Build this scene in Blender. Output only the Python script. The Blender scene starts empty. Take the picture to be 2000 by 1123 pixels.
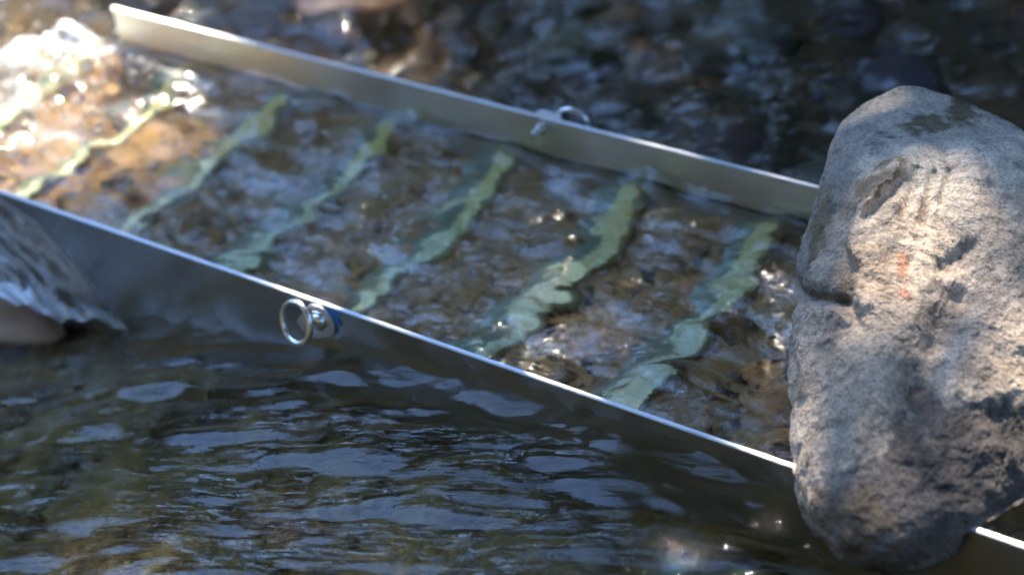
import bpy, bmesh, math, random
import numpy as np
from mathutils import Vector, Matrix

random.seed(4)
rng = np.random.default_rng(11)
sc = bpy.context.scene
COL = sc.collection

# ------------------------------------------------------------------ camera
# box frame: x runs downstream along the sluice, y across it and away, z out of its floor;
# the whole frame is tipped TILT about y so that the sluice falls downstream.
TILT = math.radians(6.0)
RT = Matrix.Rotation(TILT, 4, 'Y')
RT3 = np.array(RT.to_3x3())
CR = np.array([[0.8050088, 0.5804793, -0.1224934],     # camera right
               [-0.2553358, 0.5253760, 0.8116549],     # camera up
               [-0.5355039, 0.6221124, -0.5711494]])   # camera forward
CP = np.array([0.7537451, -0.6937813, 0.7021920])
FPX = 3666.0

cam_d = bpy.data.cameras.new('camera')
cam = bpy.data.objects.new('camera', cam_d)
COL.objects.link(cam)
sc.camera = cam
cam_d.sensor_width = 36.0
cam_d.lens = FPX / 2000 * 36.0
cam_d.clip_start = 0.02
cam_d.clip_end = 500
cm = Matrix(((CR[0][0], CR[1][0], -CR[2][0], CP[0]),
             (CR[0][1], CR[1][1], -CR[2][1], CP[1]),
             (CR[0][2], CR[1][2], -CR[2][2], CP[2]), (0, 0, 0, 1)))
cam.matrix_world = RT @ cm
cam_d.dof.use_dof = True
cam_d.dof.focus_distance = 1.13
cam_d.dof.aperture_fstop = 4.2

# ------------------------------------------------------------------ light
SUN = Vector((-0.30, 0.57, 0.76)).normalized()          # towards the sun
world = bpy.data.worlds.new('World')
sc.world = world
world.use_nodes = True
wn = world.node_tree
wn.nodes.clear()
sky = wn.nodes.new('ShaderNodeTexSky')
sky.sky_type = 'NISHITA'
sky.sun_disc = False
sky.sun_elevation = math.asin(SUN.z)
sky.sun_rotation = math.atan2(SUN.x, SUN.y)
sky.altitude = 2200
sky.air_density = 1.0
sky.ozone_density = 3.0
sky.dust_density = 0.05
bg = wn.nodes.new('ShaderNodeBackground')
bg.inputs[1].default_value = 0.15
wo = wn.nodes.new('ShaderNodeOutputWorld')
wn.links.new(sky.outputs[0], bg.inputs[0])
wn.links.new(bg.outputs[0], wo.inputs[0])

sun_d = bpy.data.lights.new('sun', 'SUN')
sun_d.energy = 2.0
sun_d.angle = math.radians(0.5)
sun_d.color = (1.0, 0.89, 0.73)
sun = bpy.data.objects.new('sun', sun_d)
COL.objects.link(sun)
sun.rotation_euler = SUN.to_track_quat('Z', 'Y').to_euler()

sc.view_settings.view_transform = 'Standard'
sc.view_settings.look = 'None'
sc.view_settings.gamma = 1.0
sc.view_settings.exposure = 4.0
sc.render.engine = 'CYCLES'
cy = sc.cycles
cy.use_denoising = True
cy.max_bounces = 9
cy.transmission_bounces = 6
cy.glossy_bounces = 4
cy.diffuse_bounces = 3
cy.sample_clamp_indirect = 12.0
cy.caustics_reflective = True
cy.caustics_refractive = True

# ------------------------------------------------------------------ helpers
def unp(u, v, axis, val):
    d = CR.T @ np.array([(u - 1000) / FPX, (561.5 - v) / FPX, 1.0])
    return CP + d * (val - CP[axis]) / d[axis]

def at(u, v, z):
    return CP + CR.T @ (z * np.array([(u - 1000) / FPX, (561.5 - v) / FPX, 1.0]))

_perm = np.random.default_rng(5).permutation(512)
_g3 = np.random.default_rng(6).normal(size=(512, 3))
_g3 /= np.linalg.norm(_g3, axis=1)[:, None]

def noise3(x, y, z=0.0, seed=0):
    x, y, z = np.broadcast_arrays(np.asarray(x, float) + seed * 17.3, np.asarray(y, float) - seed * 9.1,
                                  np.asarray(z, float) + seed * 5.7)
    xi, yi, zi = np.floor(x).astype(int), np.floor(y).astype(int), np.floor(z).astype(int)
    xf, yf, zf = x - xi, y - yi, z - zi
    def fade(t): return t * t * t * (t * (t * 6 - 15) + 10)
    u, v, w = fade(xf), fade(yf), fade(zf)
    out = 0.0
    for dx in (0, 1):
        for dy in (0, 1):
            for dz in (0, 1):
                h = _perm[(_perm[(_perm[(xi + dx) & 511] + yi + dy) & 511] + zi + dz) & 511]
                g = _g3[h]
                d = g[..., 0] * (xf - dx) + g[..., 1] * (yf - dy) + g[..., 2] * (zf - dz)
                out = out + d * (u if dx else 1 - u) * (v if dy else 1 - v) * (w if dz else 1 - w)
    return out * 1.6

def fbm(x, y, z=0.0, octv=4, seed=0, gain=0.5):
    s, a, k = 0.0, 1.0, 1.0
    for i in range(octv):
        s = s + a * noise3(x * k, y * k, np.asarray(z) * k, seed + i * 3)
        a *= gain
        k *= 2.03
    return s

def smooth(a, b, x):
    t = np.clip((np.asarray(x, float) - a) / (b - a), 0, 1)
    return t * t * (3 - 2 * t)

def mesh_np(name, verts, faces, smooth_sh=True):
    """verts (n,3), faces (m,3|4) arrays -> mesh"""
    me = bpy.data.meshes.new(name)
    verts = np.asarray(verts, np.float32)
    faces = np.asarray(faces, np.int32)
    k = faces.shape[1]
    me.vertices.add(len(verts))
    me.vertices.foreach_set('co', verts.ravel())
    me.loops.add(faces.size)
    me.loops.foreach_set('vertex_index', faces.ravel())
    me.polygons.add(len(faces))
    me.polygons.foreach_set('loop_start', np.arange(0, faces.size, k, dtype=np.int32))
    me.polygons.foreach_set('loop_total', np.full(len(faces), k, np.int32))
    me.polygons.foreach_set('use_smooth', np.full(len(faces), smooth_sh))
    me.update(calc_edges=True)
    me.validate()
    return me

def set_col(me, name, rgb):
    a = me.attributes.new(name, 'FLOAT_COLOR', 'POINT')
    rgba = np.ones((len(rgb), 4), np.float32)
    rgba[:, :rgb.shape[1]] = rgb
    a.data.foreach_set('color', rgba.ravel())

def link(name, me, mat=None, parent=None, tilt=True, **props):
    o = bpy.data.objects.new(name, me)
    COL.objects.link(o)
    if mat and me is not None and not me.materials:
        me.materials.append(mat)
    if parent is not None:
        o.parent = parent
    elif tilt:
        o.matrix_world = RT
    for k, v in props.items():
        o[k] = v
    return o

def bm_mesh(name, bm, smooth_sh=False):
    me = bpy.data.meshes.new(name)
    bmesh.ops.recalc_face_normals(bm, faces=bm.faces)
    for f in bm.faces:
        f.smooth = smooth_sh
    bm.to_mesh(me)
    bm.free()
    return me

def box_bm(x0, x1, y0, y1, z0, z1, bev=0.0, seg=2):
    bm = bmesh.new()
    bmesh.ops.create_cube(bm, size=1.0)
    for v in bm.verts:
        v.co = ((x0 + x1) / 2 + v.co.x * (x1 - x0), (y0 + y1) / 2 + v.co.y * (y1 - y0), (z0 + z1) / 2 + v.co.z * (z1 - z0))
    if bev:
        bmesh.ops.bevel(bm, geom=list(bm.edges), offset=bev, segments=seg, affect='EDGES')
    return bm

def tube(pts, rad, n=10, closed=False):
    """verts, faces of a tube along pts with radii"""
    pts = np.asarray(pts, float)
    m = len(pts)
    rad = np.broadcast_to(rad, (m,))
    V = []
    tang = np.gradient(pts, axis=0) if not closed else np.roll(pts, -1, 0) - np.roll(pts, 1, 0)
    tang /= np.linalg.norm(tang, axis=1)[:, None]
    ref = np.array([0.31, 0.17, 0.93])
    a0 = np.cross(tang[0], ref); a0 /= np.linalg.norm(a0)
    for i in range(m):
        a0 = a0 - tang[i] * (a0 @ tang[i]); a0 /= np.linalg.norm(a0)
        b0 = np.cross(tang[i], a0)
        th = np.linspace(0, 2 * np.pi, n, endpoint=False)
        V.append(pts[i] + rad[i] * (np.cos(th)[:, None] * a0 + np.sin(th)[:, None] * b0))
    V = np.concatenate(V)
    F = []
    for i in range(m if closed else m - 1):
        j = (i + 1) % m
        for k in range(n):
            F.append((i * n + k, i * n + (k + 1) % n, j * n + (k + 1) % n, j * n + k))
    return V, np.array(F)

def join(parts):
    V, F, o = [], [], 0
    for v, f in parts:
        V.append(v); F.append(np.asarray(f) + o); o += len(v)
    return np.concatenate(V), np.concatenate(F)

# ------------------------------------------------------------------ materials
def new_mat(name):
    m = bpy.data.materials.new(name)
    m.use_nodes = True
    nt = m.node_tree
    b = nt.nodes['Principled BSDF']
    return m, nt, b

def nd(nt, t, **kw):
    n = nt.nodes.new(t)
    for k, v in kw.items():
        if k.startswith('i_'):
            key = k[2:]
            n.inputs[int(key) if key.isdigit() else key.replace('_', ' ')].default_value = v
        else:
            setattr(n, k, v)
    return n

def ramp(nt, fac, stops):
    r = nt.nodes.new('ShaderNodeValToRGB')
    e = r.color_ramp.elements
    while len(e) > 1:
        e.remove(e[0])
    e[0].position = stops[0][0]; e[0].color = (*stops[0][1], 1)
    for p, c in stops[1:]:
        k = e.new(p); k.color = (*c, 1)
    nt.links.new(fac, r.inputs[0])
    return r

def coords(nt, scale=(1, 1, 1), rot=(0, 0, 0), kind='Object'):
    tc = nt.nodes.new('ShaderNodeTexCoord')
    mp = nt.nodes.new('ShaderNodeMapping')
    mp.inputs['Scale'].default_value = scale
    mp.inputs['Rotation'].default_value = rot
    nt.links.new(tc.outputs[kind], mp.inputs[0])
    return mp.outputs[0]

def noise_n(nt, vec, scale, detail=4, rough=0.55, dist=0.0):
    n = nd(nt, 'ShaderNodeTexNoise', i_Scale=scale, i_Detail=detail, i_Roughness=rough, i_Distortion=dist)
    nt.links.new(vec, n.inputs['Vector'])
    return n.outputs[0]

def bump(nt, h, b, strength=0.4, dist=0.002, prev=None):
    n = nd(nt, 'ShaderNodeBump', i_Strength=strength, i_Distance=dist)
    nt.links.new(h, n.inputs['Height'])
    if prev is not None:
        nt.links.new(prev, n.inputs['Normal'])
    nt.links.new(n.outputs[0], b.inputs['Normal'])
    return n.outputs[0]

def mat_metal(name, col, rough, streak=0.1, metallic=1.0):
    m, nt, b = new_mat(name)
    v = coords(nt, (6, 60, 160))
    n1 = noise_n(nt, v, 3.0, 5)
    v2 = coords(nt)
    n2 = noise_n(nt, v2, 22.0, 5, 0.6)
    mx = nd(nt, 'ShaderNodeMix', data_type='FLOAT', i_0=0.5)
    nt.links.new(n1, mx.inputs[2]); nt.links.new(n2, mx.inputs[3])
    r = ramp(nt, mx.outputs[0], [(0.25, tuple(c * (1 - streak * 2) for c in col)), (0.75, col)])
    nt.links.new(r.outputs[0], b.inputs['Base Color'])
    rr = nd(nt, 'ShaderNodeMapRange', i_1=0.2, i_2=0.8, i_3=rough * 0.75, i_4=rough * 1.35)
    nt.links.new(n2, rr.inputs[0]); nt.links.new(rr.outputs[0], b.inputs['Roughness'])
    b.inputs['Metallic'].default_value = metallic
    bump(nt, n1, b, 0.08, 0.0006)
    return m

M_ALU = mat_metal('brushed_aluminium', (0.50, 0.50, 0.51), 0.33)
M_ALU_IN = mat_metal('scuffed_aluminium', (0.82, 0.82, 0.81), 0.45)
def painted_waterline(m):                        # dark waterline painted into the metal for the meniscus's dark reflection
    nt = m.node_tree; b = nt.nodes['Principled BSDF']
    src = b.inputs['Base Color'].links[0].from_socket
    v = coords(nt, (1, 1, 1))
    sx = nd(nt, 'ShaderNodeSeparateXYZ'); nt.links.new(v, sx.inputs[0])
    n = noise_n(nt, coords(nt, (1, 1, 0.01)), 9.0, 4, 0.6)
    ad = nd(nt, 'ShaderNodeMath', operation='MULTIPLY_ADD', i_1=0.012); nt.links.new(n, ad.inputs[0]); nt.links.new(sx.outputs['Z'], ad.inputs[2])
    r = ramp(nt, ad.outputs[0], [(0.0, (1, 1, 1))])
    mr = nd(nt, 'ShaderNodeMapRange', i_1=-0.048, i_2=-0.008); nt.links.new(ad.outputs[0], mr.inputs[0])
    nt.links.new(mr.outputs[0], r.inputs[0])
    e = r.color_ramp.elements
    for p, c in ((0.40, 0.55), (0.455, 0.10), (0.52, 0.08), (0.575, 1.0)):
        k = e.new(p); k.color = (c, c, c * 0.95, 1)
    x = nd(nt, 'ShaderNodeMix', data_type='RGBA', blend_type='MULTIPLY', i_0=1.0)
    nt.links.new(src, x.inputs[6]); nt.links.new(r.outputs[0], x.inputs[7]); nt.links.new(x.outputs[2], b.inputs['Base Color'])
painted_waterline(M_ALU_IN)
M_RIM = mat_metal('bare_sheared_edge', (0.74, 0.75, 0.77), 0.55, 0.06)
M_STEEL = mat_metal('bright_steel', (0.80, 0.80, 0.81), 0.26, 0.05)
M_PLATE = mat_metal('bracket_steel', (0.82, 0.82, 0.83), 0.55, 0.08)

def mat_water(name, tint, fine_scale, fine_dist, rough=0.03, stretch=(1, 1, 1), rot=0.0, froth=False):
    m, nt, b = new_mat(name)
    b.inputs['Base Color'].default_value = (*tint, 1)
    b.inputs['Transmission Weight'].default_value = 1.0
    b.inputs['IOR'].default_value = 1.333
    b.inputs['Roughness'].default_value = rough
    v = coords(nt, tuple(1 / k for k in stretch), (0, 0, rot))
    v.node.vector_type = 'TEXTURE'               # rotates before it stretches
    n1 = noise_n(nt, v, fine_scale, 3, 0.55, 0.4)
    bp = bump(nt, n1, b, 1.0, fine_dist)
    if froth:                                    # aerated white water where the mesh carries froth
        a = nd(nt, 'ShaderNodeAttribute', attribute_name='froth')
        d = nd(nt, 'ShaderNodeBsdfPrincipled')
        d.inputs['Base Color'].default_value = (0.62, 0.64, 0.65, 1)
        d.inputs['Roughness'].default_value = 0.18
        nt.links.new(bp, d.inputs['Normal'])
        fn = noise_n(nt, coords(nt), 160.0, 5, 0.7, 0.6)
        th = nd(nt, 'ShaderNodeMath', operation='ADD'); nt.links.new(a.outputs['Fac'], th.inputs[0]); nt.links.new(fn, th.inputs[1])
        mr = nd(nt, 'ShaderNodeMapRange', interpolation_type='SMOOTHSTEP', i_1=0.85, i_2=1.4, i_3=0.0, i_4=0.55)
        nt.links.new(th.outputs[0], mr.inputs[0])
        ms = nd(nt, 'ShaderNodeMixShader')
        nt.links.new(mr.outputs[0], ms.inputs[0]); nt.links.new(b.outputs[0], ms.inputs[1]); nt.links.new(d.outputs[0], ms.inputs[2])
        nt.links.new(ms.outputs[0], nt.nodes['Material Output'].inputs['Surface'])
    return m

M_STREAM = mat_water('stream_water', (0.93, 0.96, 0.90), 70.0, 0.0005, 0.008, (1.0, 3.8, 1.0), math.radians(22), True)
M_SLUICE = mat_water('sluice_water', (0.95, 0.97, 0.93), 110.0, 0.0007, 0.045, (1.0, 1.8, 1.0), math.radians(20), True)
M_SPLASH = mat_water('splash_water', (0.95, 0.97, 1.0), 120.0, 0.0012, 0.04, (1, 1, 1), 0.0, True)
M_DROP = mat_water('droplet_water', (1, 1, 1), 10.0, 0.0, 0.0)

def mat_foam():
    m, nt, b = new_mat('white_froth')
    b.inputs['Base Color'].default_value = (0.82, 0.84, 0.84, 1)
    b.inputs['Roughness'].default_value = 0.12
    b.inputs['Transmission Weight'].default_value = 0.55
    b.inputs['IOR'].default_value = 1.2
    return m
M_FOAM = mat_foam()

def mat_bed():
    m, nt, b = new_mat('stream_bed')
    v = coords(nt)
    n1 = noise_n(nt, v, 14.0, 6, 0.65)
    n2 = noise_n(nt, v, 75.0, 4, 0.6)
    r1 = ramp(nt, n1, [(0.25, (0.035, 0.019, 0.007)), (0.42, (0.14, 0.085, 0.022)), (0.56, (0.24, 0.165, 0.036)), (0.75, (0.28, 0.16, 0.06))])
    r2 = ramp(nt, n2, [(0.3, (0.35, 0.33, 0.3)), (0.7, (1.2, 1.2, 1.15))])
    mx = nd(nt, 'ShaderNodeMix', data_type='RGBA', blend_type='MULTIPLY', i_0=1.0)
    nt.links.new(r1.outputs[0], mx.inputs[6]); nt.links.new(r2.outputs[0], mx.inputs[7])
    # olive silt near; brown stone behind, darkened in colour for the reflected dark canopy
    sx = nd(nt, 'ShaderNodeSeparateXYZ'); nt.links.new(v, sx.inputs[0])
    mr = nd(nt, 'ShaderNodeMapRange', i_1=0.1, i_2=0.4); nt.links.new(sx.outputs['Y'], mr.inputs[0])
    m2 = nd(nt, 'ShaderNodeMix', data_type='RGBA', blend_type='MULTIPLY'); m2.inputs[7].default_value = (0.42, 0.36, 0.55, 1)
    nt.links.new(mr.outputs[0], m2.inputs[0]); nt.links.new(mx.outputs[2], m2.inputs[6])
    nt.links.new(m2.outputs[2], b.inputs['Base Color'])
    b.inputs['Roughness'].default_value = 0.75
    bump(nt, n2, b, 0.8, 0.01)
    return m
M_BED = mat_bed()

def mat_pebble(name, attr=None):
    m, nt, b = new_mat(name)
    v = coords(nt)
    n = noise_n(nt, v, 60.0, 5, 0.65)
    if attr:
        a = nd(nt, 'ShaderNodeAttribute', attribute_name=attr)
        base = a.outputs['Color']
    else:
        oi = nd(nt, 'ShaderNodeObjectInfo')
        r = ramp(nt, oi.outputs['Random'], [(0.0, (0.035, 0.027, 0.02)), (0.18, (0.10, 0.075, 0.045)), (0.36, (0.05, 0.05, 0.055)),
                                            (0.52, (0.09, 0.085, 0.03)), (0.68, (0.14, 0.13, 0.12)), (0.82, (0.12, 0.05, 0.022)), (1.0, (0.045, 0.04, 0.07))])
        base = r.outputs[0]
    sh = ramp(nt, n, [(0.3, (0.55, 0.55, 0.55)), (0.7, (1.25, 1.22, 1.18))])
    mx = nd(nt, 'ShaderNodeMix', data_type='RGBA', blend_type='MULTIPLY', i_0=1.0)
    nt.links.new(base, mx.inputs[6]); nt.links.new(sh.outputs[0], mx.inputs[7])
    nt.links.new(mx.outputs[2], b.inputs['Base Color'])
    b.inputs['Roughness'].default_value = 0.55
    bump(nt, n, b, 0.5, 0.004)
    return m
M_PEB_A = mat_pebble('pebbles_mixed', 'tint')
M_PEB = mat_pebble('cobble_wet')

def flat_mat(name, col, rough=0.6, var=0.25, scale=30.0, bump_d=0.001, metallic=0.0):
    m, nt, b = new_mat(name)
    v = coords(nt)
    n = noise_n(nt, v, scale, 5, 0.6)
    r = ramp(nt, n, [(0.25, tuple(c * (1 - var) for c in col)), (0.75, tuple(min(1, c * (1 + var)) for c in col))])
    nt.links.new(r.outputs[0], b.inputs['Base Color'])
    b.inputs['Roughness'].default_value = rough
    b.inputs['Metallic'].default_value = metallic
    bump(nt, n, b, 0.5, bump_d)
    return m
M_RIFFLE = flat_mat('mint_riffle', (0.74, 0.88, 0.55), 0.5, 0.2, 40.0)
def silt_over(m, silt, scale, lo, hi):
    nt = m.node_tree; b = nt.nodes['Principled BSDF']
    src = b.inputs['Base Color'].links[0].from_socket
    n = noise_n(nt, coords(nt), scale, 5, 0.65, 0.4)
    f = nd(nt, 'ShaderNodeMapRange', i_1=lo, i_2=hi); nt.links.new(n, f.inputs[0])
    x = nd(nt, 'ShaderNodeMix', data_type='RGBA'); x.inputs[7].default_value = (*silt, 1)
    nt.links.new(f.outputs[0], x.inputs[0]); nt.links.new(src, x.inputs[6]); nt.links.new(x.outputs[2], b.inputs['Base Color'])
silt_over(M_RIFFLE, (0.26, 0.21, 0.08), 45.0, 0.45, 0.64)
def yellow_end(m):                       # algae tints the bars towards the far wall
    nt = m.node_tree; b = nt.nodes['Principled BSDF']
    src = b.inputs['Base Color'].links[0].from_socket
    sx = nd(nt, 'ShaderNodeSeparateXYZ'); nt.links.new(coords(nt), sx.inputs[0])
    n = noise_n(nt, coords(nt), 25.0, 3)
    ad = nd(nt, 'ShaderNodeMath', operation='MULTIPLY_ADD', i_1=0.16); nt.links.new(n, ad.inputs[0]); nt.links.new(sx.outputs['Y'], ad.inputs[2])
    f = nd(nt, 'ShaderNodeMapRange', i_1=0.20, i_2=0.34, i_4=0.85); nt.links.new(ad.outputs[0], f.inputs[0])
    x = nd(nt, 'ShaderNodeMix', data_type='RGBA'); x.inputs[7].default_value = (0.62, 0.52, 0.10, 1)
    nt.links.new(f.outputs[0], x.inputs[0]); nt.links.new(src, x.inputs[6]); nt.links.new(x.outputs[2], b.inputs['Base Color'])
yellow_end(M_RIFFLE)
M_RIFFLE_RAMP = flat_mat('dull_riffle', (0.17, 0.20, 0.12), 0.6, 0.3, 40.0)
M_BLUE = flat_mat('blue_tape', (0.03, 0.20, 0.50), 0.4, 0.25, 60.0)
M_LEAF = flat_mat('leaf', (0.036, 0.055, 0.016), 0.5, 0.45, 0.8)
M_LEAF2 = flat_mat('leaf_olive', (0.055, 0.058, 0.018), 0.5, 0.45, 0.8)
M_BARK = flat_mat('bark', (0.075, 0.055, 0.04), 0.9, 0.4, 6.0, 0.02)
M_SOIL = flat_mat('bank_soil', (0.07, 0.06, 0.03), 0.95, 0.5, 3.0, 0.03)
for mm, tc in ((M_LEAF, (0.085, 0.14, 0.02, 1)), (M_LEAF2, (0.13, 0.14, 0.025, 1))):     # leaves let some light through
    nt = mm.node_tree
    tr = nd(nt, 'ShaderNodeBsdfTranslucent'); tr.inputs[0].default_value = tc
    ms = nd(nt, 'ShaderNodeMixShader', i_0=0.45)
    nt.links.new(nt.nodes['Principled BSDF'].outputs[0], ms.inputs[1]); nt.links.new(tr.outputs[0], ms.inputs[2])
    nt.links.new(ms.outputs[0], nt.nodes['Material Output'].inputs['Surface'])

def mat_sediment():
    m, nt, b = new_mat('brown_sediment')
    v = coords(nt, (1, 1, 1))
    n1 = noise_n(nt, v, 40.0, 6, 0.7, 0.5)
    n2 = noise_n(nt, v, 150.0, 4, 0.65)
    r1 = ramp(nt, n1, [(0.28, (0.055, 0.028, 0.010)), (0.40, (0.27, 0.145, 0.045)), (0.49, (0.42, 0.28, 0.125)), (0.57, (0.40, 0.21, 0.07)), (0.66, (0.20, 0.12, 0.045)), (0.8, (0.56, 0.44, 0.25))])
    r2 = ramp(nt, n2, [(0.3, (0.45, 0.42, 0.4)), (0.7, (1.25, 1.22, 1.18))])
    mx = nd(nt, 'ShaderNodeMix', data_type='RGBA', blend_type='MULTIPLY', i_0=1.0)
    nt.links.new(r1.outputs[0], mx.inputs[6]); nt.links.new(r2.outputs[0], mx.inputs[7])
    nt.links.new(mx.outputs[2], b.inputs['Base Color'])
    b.inputs['Roughness'].default_value = 0.8
    bump(nt, n2, b, 0.8, 0.004)
    return m
M_SED = mat_sediment()

def mat_rock():
    m, nt, b = new_mat('boulder_stone')
    a = nd(nt, 'ShaderNodeAttribute', attribute_name='tint')
    w = nd(nt, 'ShaderNodeAttribute', attribute_name='wet')
    v = coords(nt)
    n1 = noise_n(nt, v, 420.0, 3, 0.7)
    n2 = noise_n(nt, v, 70.0, 6, 0.68, 0.3)
    n3 = noise_n(nt, v, 170.0, 4, 0.7)
    r1 = ramp(nt, n1, [(0.30, (0.52, 0.51, 0.5)), (0.5, (1.0, 1.0, 1.0)), (0.68, (1.35, 1.33, 1.28))])
    r2 = ramp(nt, n2, [(0.3, (0.66, 0.65, 0.63)), (0.5, (1.0, 1.0, 0.99)), (0.72, (1.22, 1.2, 1.16))])
    x1 = nd(nt, 'ShaderNodeMix', data_type='RGBA', blend_type='MULTIPLY', i_0=0.8)
    x2 = nd(nt, 'ShaderNodeMix', data_type='RGBA', blend_type='MULTIPLY', i_0=1.0)
    nt.links.new(a.outputs['Color'], x1.inputs[6]); nt.links.new(r1.outputs[0], x1.inputs[7])
    nt.links.new(x1.outputs[2], x2.inputs[6]); nt.links.new(r2.outputs[0], x2.inputs[7])
    # small dark pits
    vo = nd(nt, 'ShaderNodeTexVoronoi', i_Scale=130.0)
    nt.links.new(v, vo.inputs['Vector'])
    pit = ramp(nt, vo.outputs['Distance'], [(0.10, (0.35, 0.33, 0.3)), (0.2, (1, 1, 1))])
    x3 = nd(nt, 'ShaderNodeMix', data_type='RGBA', blend_type='MULTIPLY', i_0=0.5)
    nt.links.new(x2.outputs[2], x3.inputs[6]); nt.links.new(pit.outputs[0], x3.inputs[7])
    nt.links.new(x3.outputs[2], b.inputs['Base Color'])
    rr = nd(nt, 'ShaderNodeMapRange', i_3=0.88, i_4=0.5)
    nt.links.new(w.outputs['Fac'], rr.inputs[0]); nt.links.new(rr.outputs[0], b.inputs['Roughness'])
    b.inputs['Specular IOR Level'].default_value = 0.35
    p = bump(nt, n2, b, 0.9, 0.008)
    p = bump(nt, n3, b, 0.9, 0.0045, p)
    p = bump(nt, n1, b, 0.8, 0.0016, p)
    return m
M_ROCK = mat_rock()

# ------------------------------------------------------------------ setting: ground, stream bed, stream water
W = 0.26                      # sluice width
TT = math.tan(TILT)

def taper_axis(lo, hi, step, far, n=26):
    mid = np.arange(lo, hi + step / 2, step)
    g = np.geomspace(step * 2, far, n)
    return np.concatenate([(lo - g)[::-1], mid, hi + g])

def tgrid(xs, ys, zf):
    X, Y = np.meshgrid(xs, ys, indexing='ij')
    Z = zf(X, Y)
    nx, ny = X.shape
    idx = np.arange(nx * ny).reshape(nx, ny)
    F = np.stack([idx[:-1, :-1], idx[1:, :-1], idx[1:, 1:], idx[:-1, 1:]], -1).reshape(-1, 4)
    return X, Y, Z, F

def bed_z(X, Y):
    lvl = -0.142 + TT * X * smooth(0.5, 3.0, np.abs(X)) + 0.03 * np.clip(-X - 0.5, 0, 0.6)
    z = lvl + 0.012 * fbm(X * 9, Y * 9, 0, 4, 2) + 0.006 * noise3(X * 40, Y * 40, 0, 8)
    ay = np.abs(Y - 0.2)
    q = np.maximum(ay - 2.4, np.maximum(np.abs(X) - 9.0, 0))      # wooded sides of the gully
    bank = smooth(1.9, 3.4, ay) * 0.6 + 9.0 * (1 - np.exp(-np.clip(q, 0, None) / 13.0))
    z = z + bank * (1 + 0.22 * fbm(X * 0.25, Y * 0.25, 0, 3, 4))
    return z

xs = taper_axis(-1.2, 0.9, 0.012, 60, 60)
ys = taper_axis(-0.6, 1.3, 0.012, 60, 60)
X, Y, Z, F = tgrid(xs, ys, bed_z)
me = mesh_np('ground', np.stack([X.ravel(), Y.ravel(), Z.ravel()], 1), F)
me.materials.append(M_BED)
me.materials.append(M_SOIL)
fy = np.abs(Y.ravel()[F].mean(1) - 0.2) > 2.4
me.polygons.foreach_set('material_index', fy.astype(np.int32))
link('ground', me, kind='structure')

WX = np.array([-1.5, -0.60, -0.42, -0.29, -0.136, -0.009, 0.144, 0.239, 0.339, 0.5, 0.8])
WZ = np.array([-0.16, -0.12, -0.122, -0.112, -0.064, -0.037, -0.020, -0.013, -0.014, -0.020, -0.01])

def stream_z(X, Y):
    lvl = -0.043 + TT * np.clip(X, -60, 60)
    # near side: water hugs the wall as in a standing wave
    wall = np.interp(X, WX, WZ)
    k = np.exp(-np.clip(-Y, 0, None) / 0.16) * (Y < 0.035) * (np.abs(X) < 1.4)
    near = lvl * (1 - k) + wall * k
    # far side and upstream: the pool above the sluice spills down past it
    up = -0.028 + 0.0 * X
    far = lvl - 0.012 + (up - lvl + 0.012) * (1 - smooth(-0.62, -0.15, X + 0.25 * fbm(X * 3, Y * 3, 0, 2, 31))) * (X > -4)
    z = np.where(Y < 0.035, near, far)
    # upstream pool joins both sides well above the box
    kk = (1 - smooth(-0.62, -0.50, X)) * smooth(-0.05, 0.12, Y)
    z = z * (1 - kk) + up * kk
    # waves
    c, s = math.cos(math.radians(-22)), math.sin(math.radians(-22))
    U, V = X * c - Y * s, X * s + Y * c          # U across the view, V along it
    nearm = (Y < 0.035)
    amp = np.where(nearm, 1.0, 0.8)
    calm = np.exp(-np.maximum(np.abs(X) - 2, 0) / 3)
    wv = 0.0042 * noise3(U * 6, V * 13, 0, 1) + 0.0040 * noise3(U * 13, V * 36, 0, 2) + 0.0018 * noise3(U * 22, V * 85, 0, 3) \
        + 0.0006 * noise3(U * 45, V * 180, 0, 4)
    z = z + wv * amp * calm
    # ridges that run along the near wall
    rk = np.exp(-np.clip(-Y, 0, None) / 0.07) * nearm * smooth(-0.1, 0.1, X) * (X < 1.2)
    R2 = Y + 0.16 * X
    z = z + rk * (0.0020 * noise3(X * 7, R2 * 60, 0, 7) + 0.0014 * noise3(X * 22, R2 * 130, 0, 9))
    # turbulent far side
    fk = (~nearm) * (Y < 2) * (np.abs(X) < 2)
    z = z + fk * (0.006 * noise3(X * 15, Y * 15, 0, 11) + 0.0038 * noise3(X * 34, Y * 34, 0, 12) + 0.0011 * noise3(X * 75, Y * 75, 0, 13))
    return z

xs = taper_axis(-1.05, 0.72, 0.0033, 60, 26)
ys = taper_axis(-0.36, 0.9, 0.0033, 60, 26)
ys[np.argmin(np.abs(ys))] = -0.0016
jw = np.argmin(np.abs(ys - W)); ys[jw] = W + 0.0016
X, Y, Z, F = tgrid(xs, ys, stream_z)
cx, cyy = X.ravel()[F].mean(1), Y.ravel()[F].mean(1)
keep = ~((cx > -0.52) & (cx < 1.1) & (cyy > -0.0016) & (cyy < W + 0.0016))
me = mesh_np('stream_water', np.stack([X.ravel(), Y.ravel(), Z.ravel()], 1), F[keep])
def set_f(me, name, val):
    a = me.attributes.new(name, 'FLOAT', 'POINT'); a.data.foreach_set('value', np.asarray(val, np.float32).ravel())
set_f(me, 'froth', np.exp(-(((X + 0.53) / 0.10) ** 2 + ((Y - 0.10) / 0.20) ** 2)) * (0.55 + 0.5 * noise3(X * 18, Y * 18, 0, 14)))
link('stream_water', me, M_STREAM, kind='structure')

# water running through the sluice
RIFF = [ 0.182, 0.066, -0.051, -0.167, -0.283, -0.399, -0.515]

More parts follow.
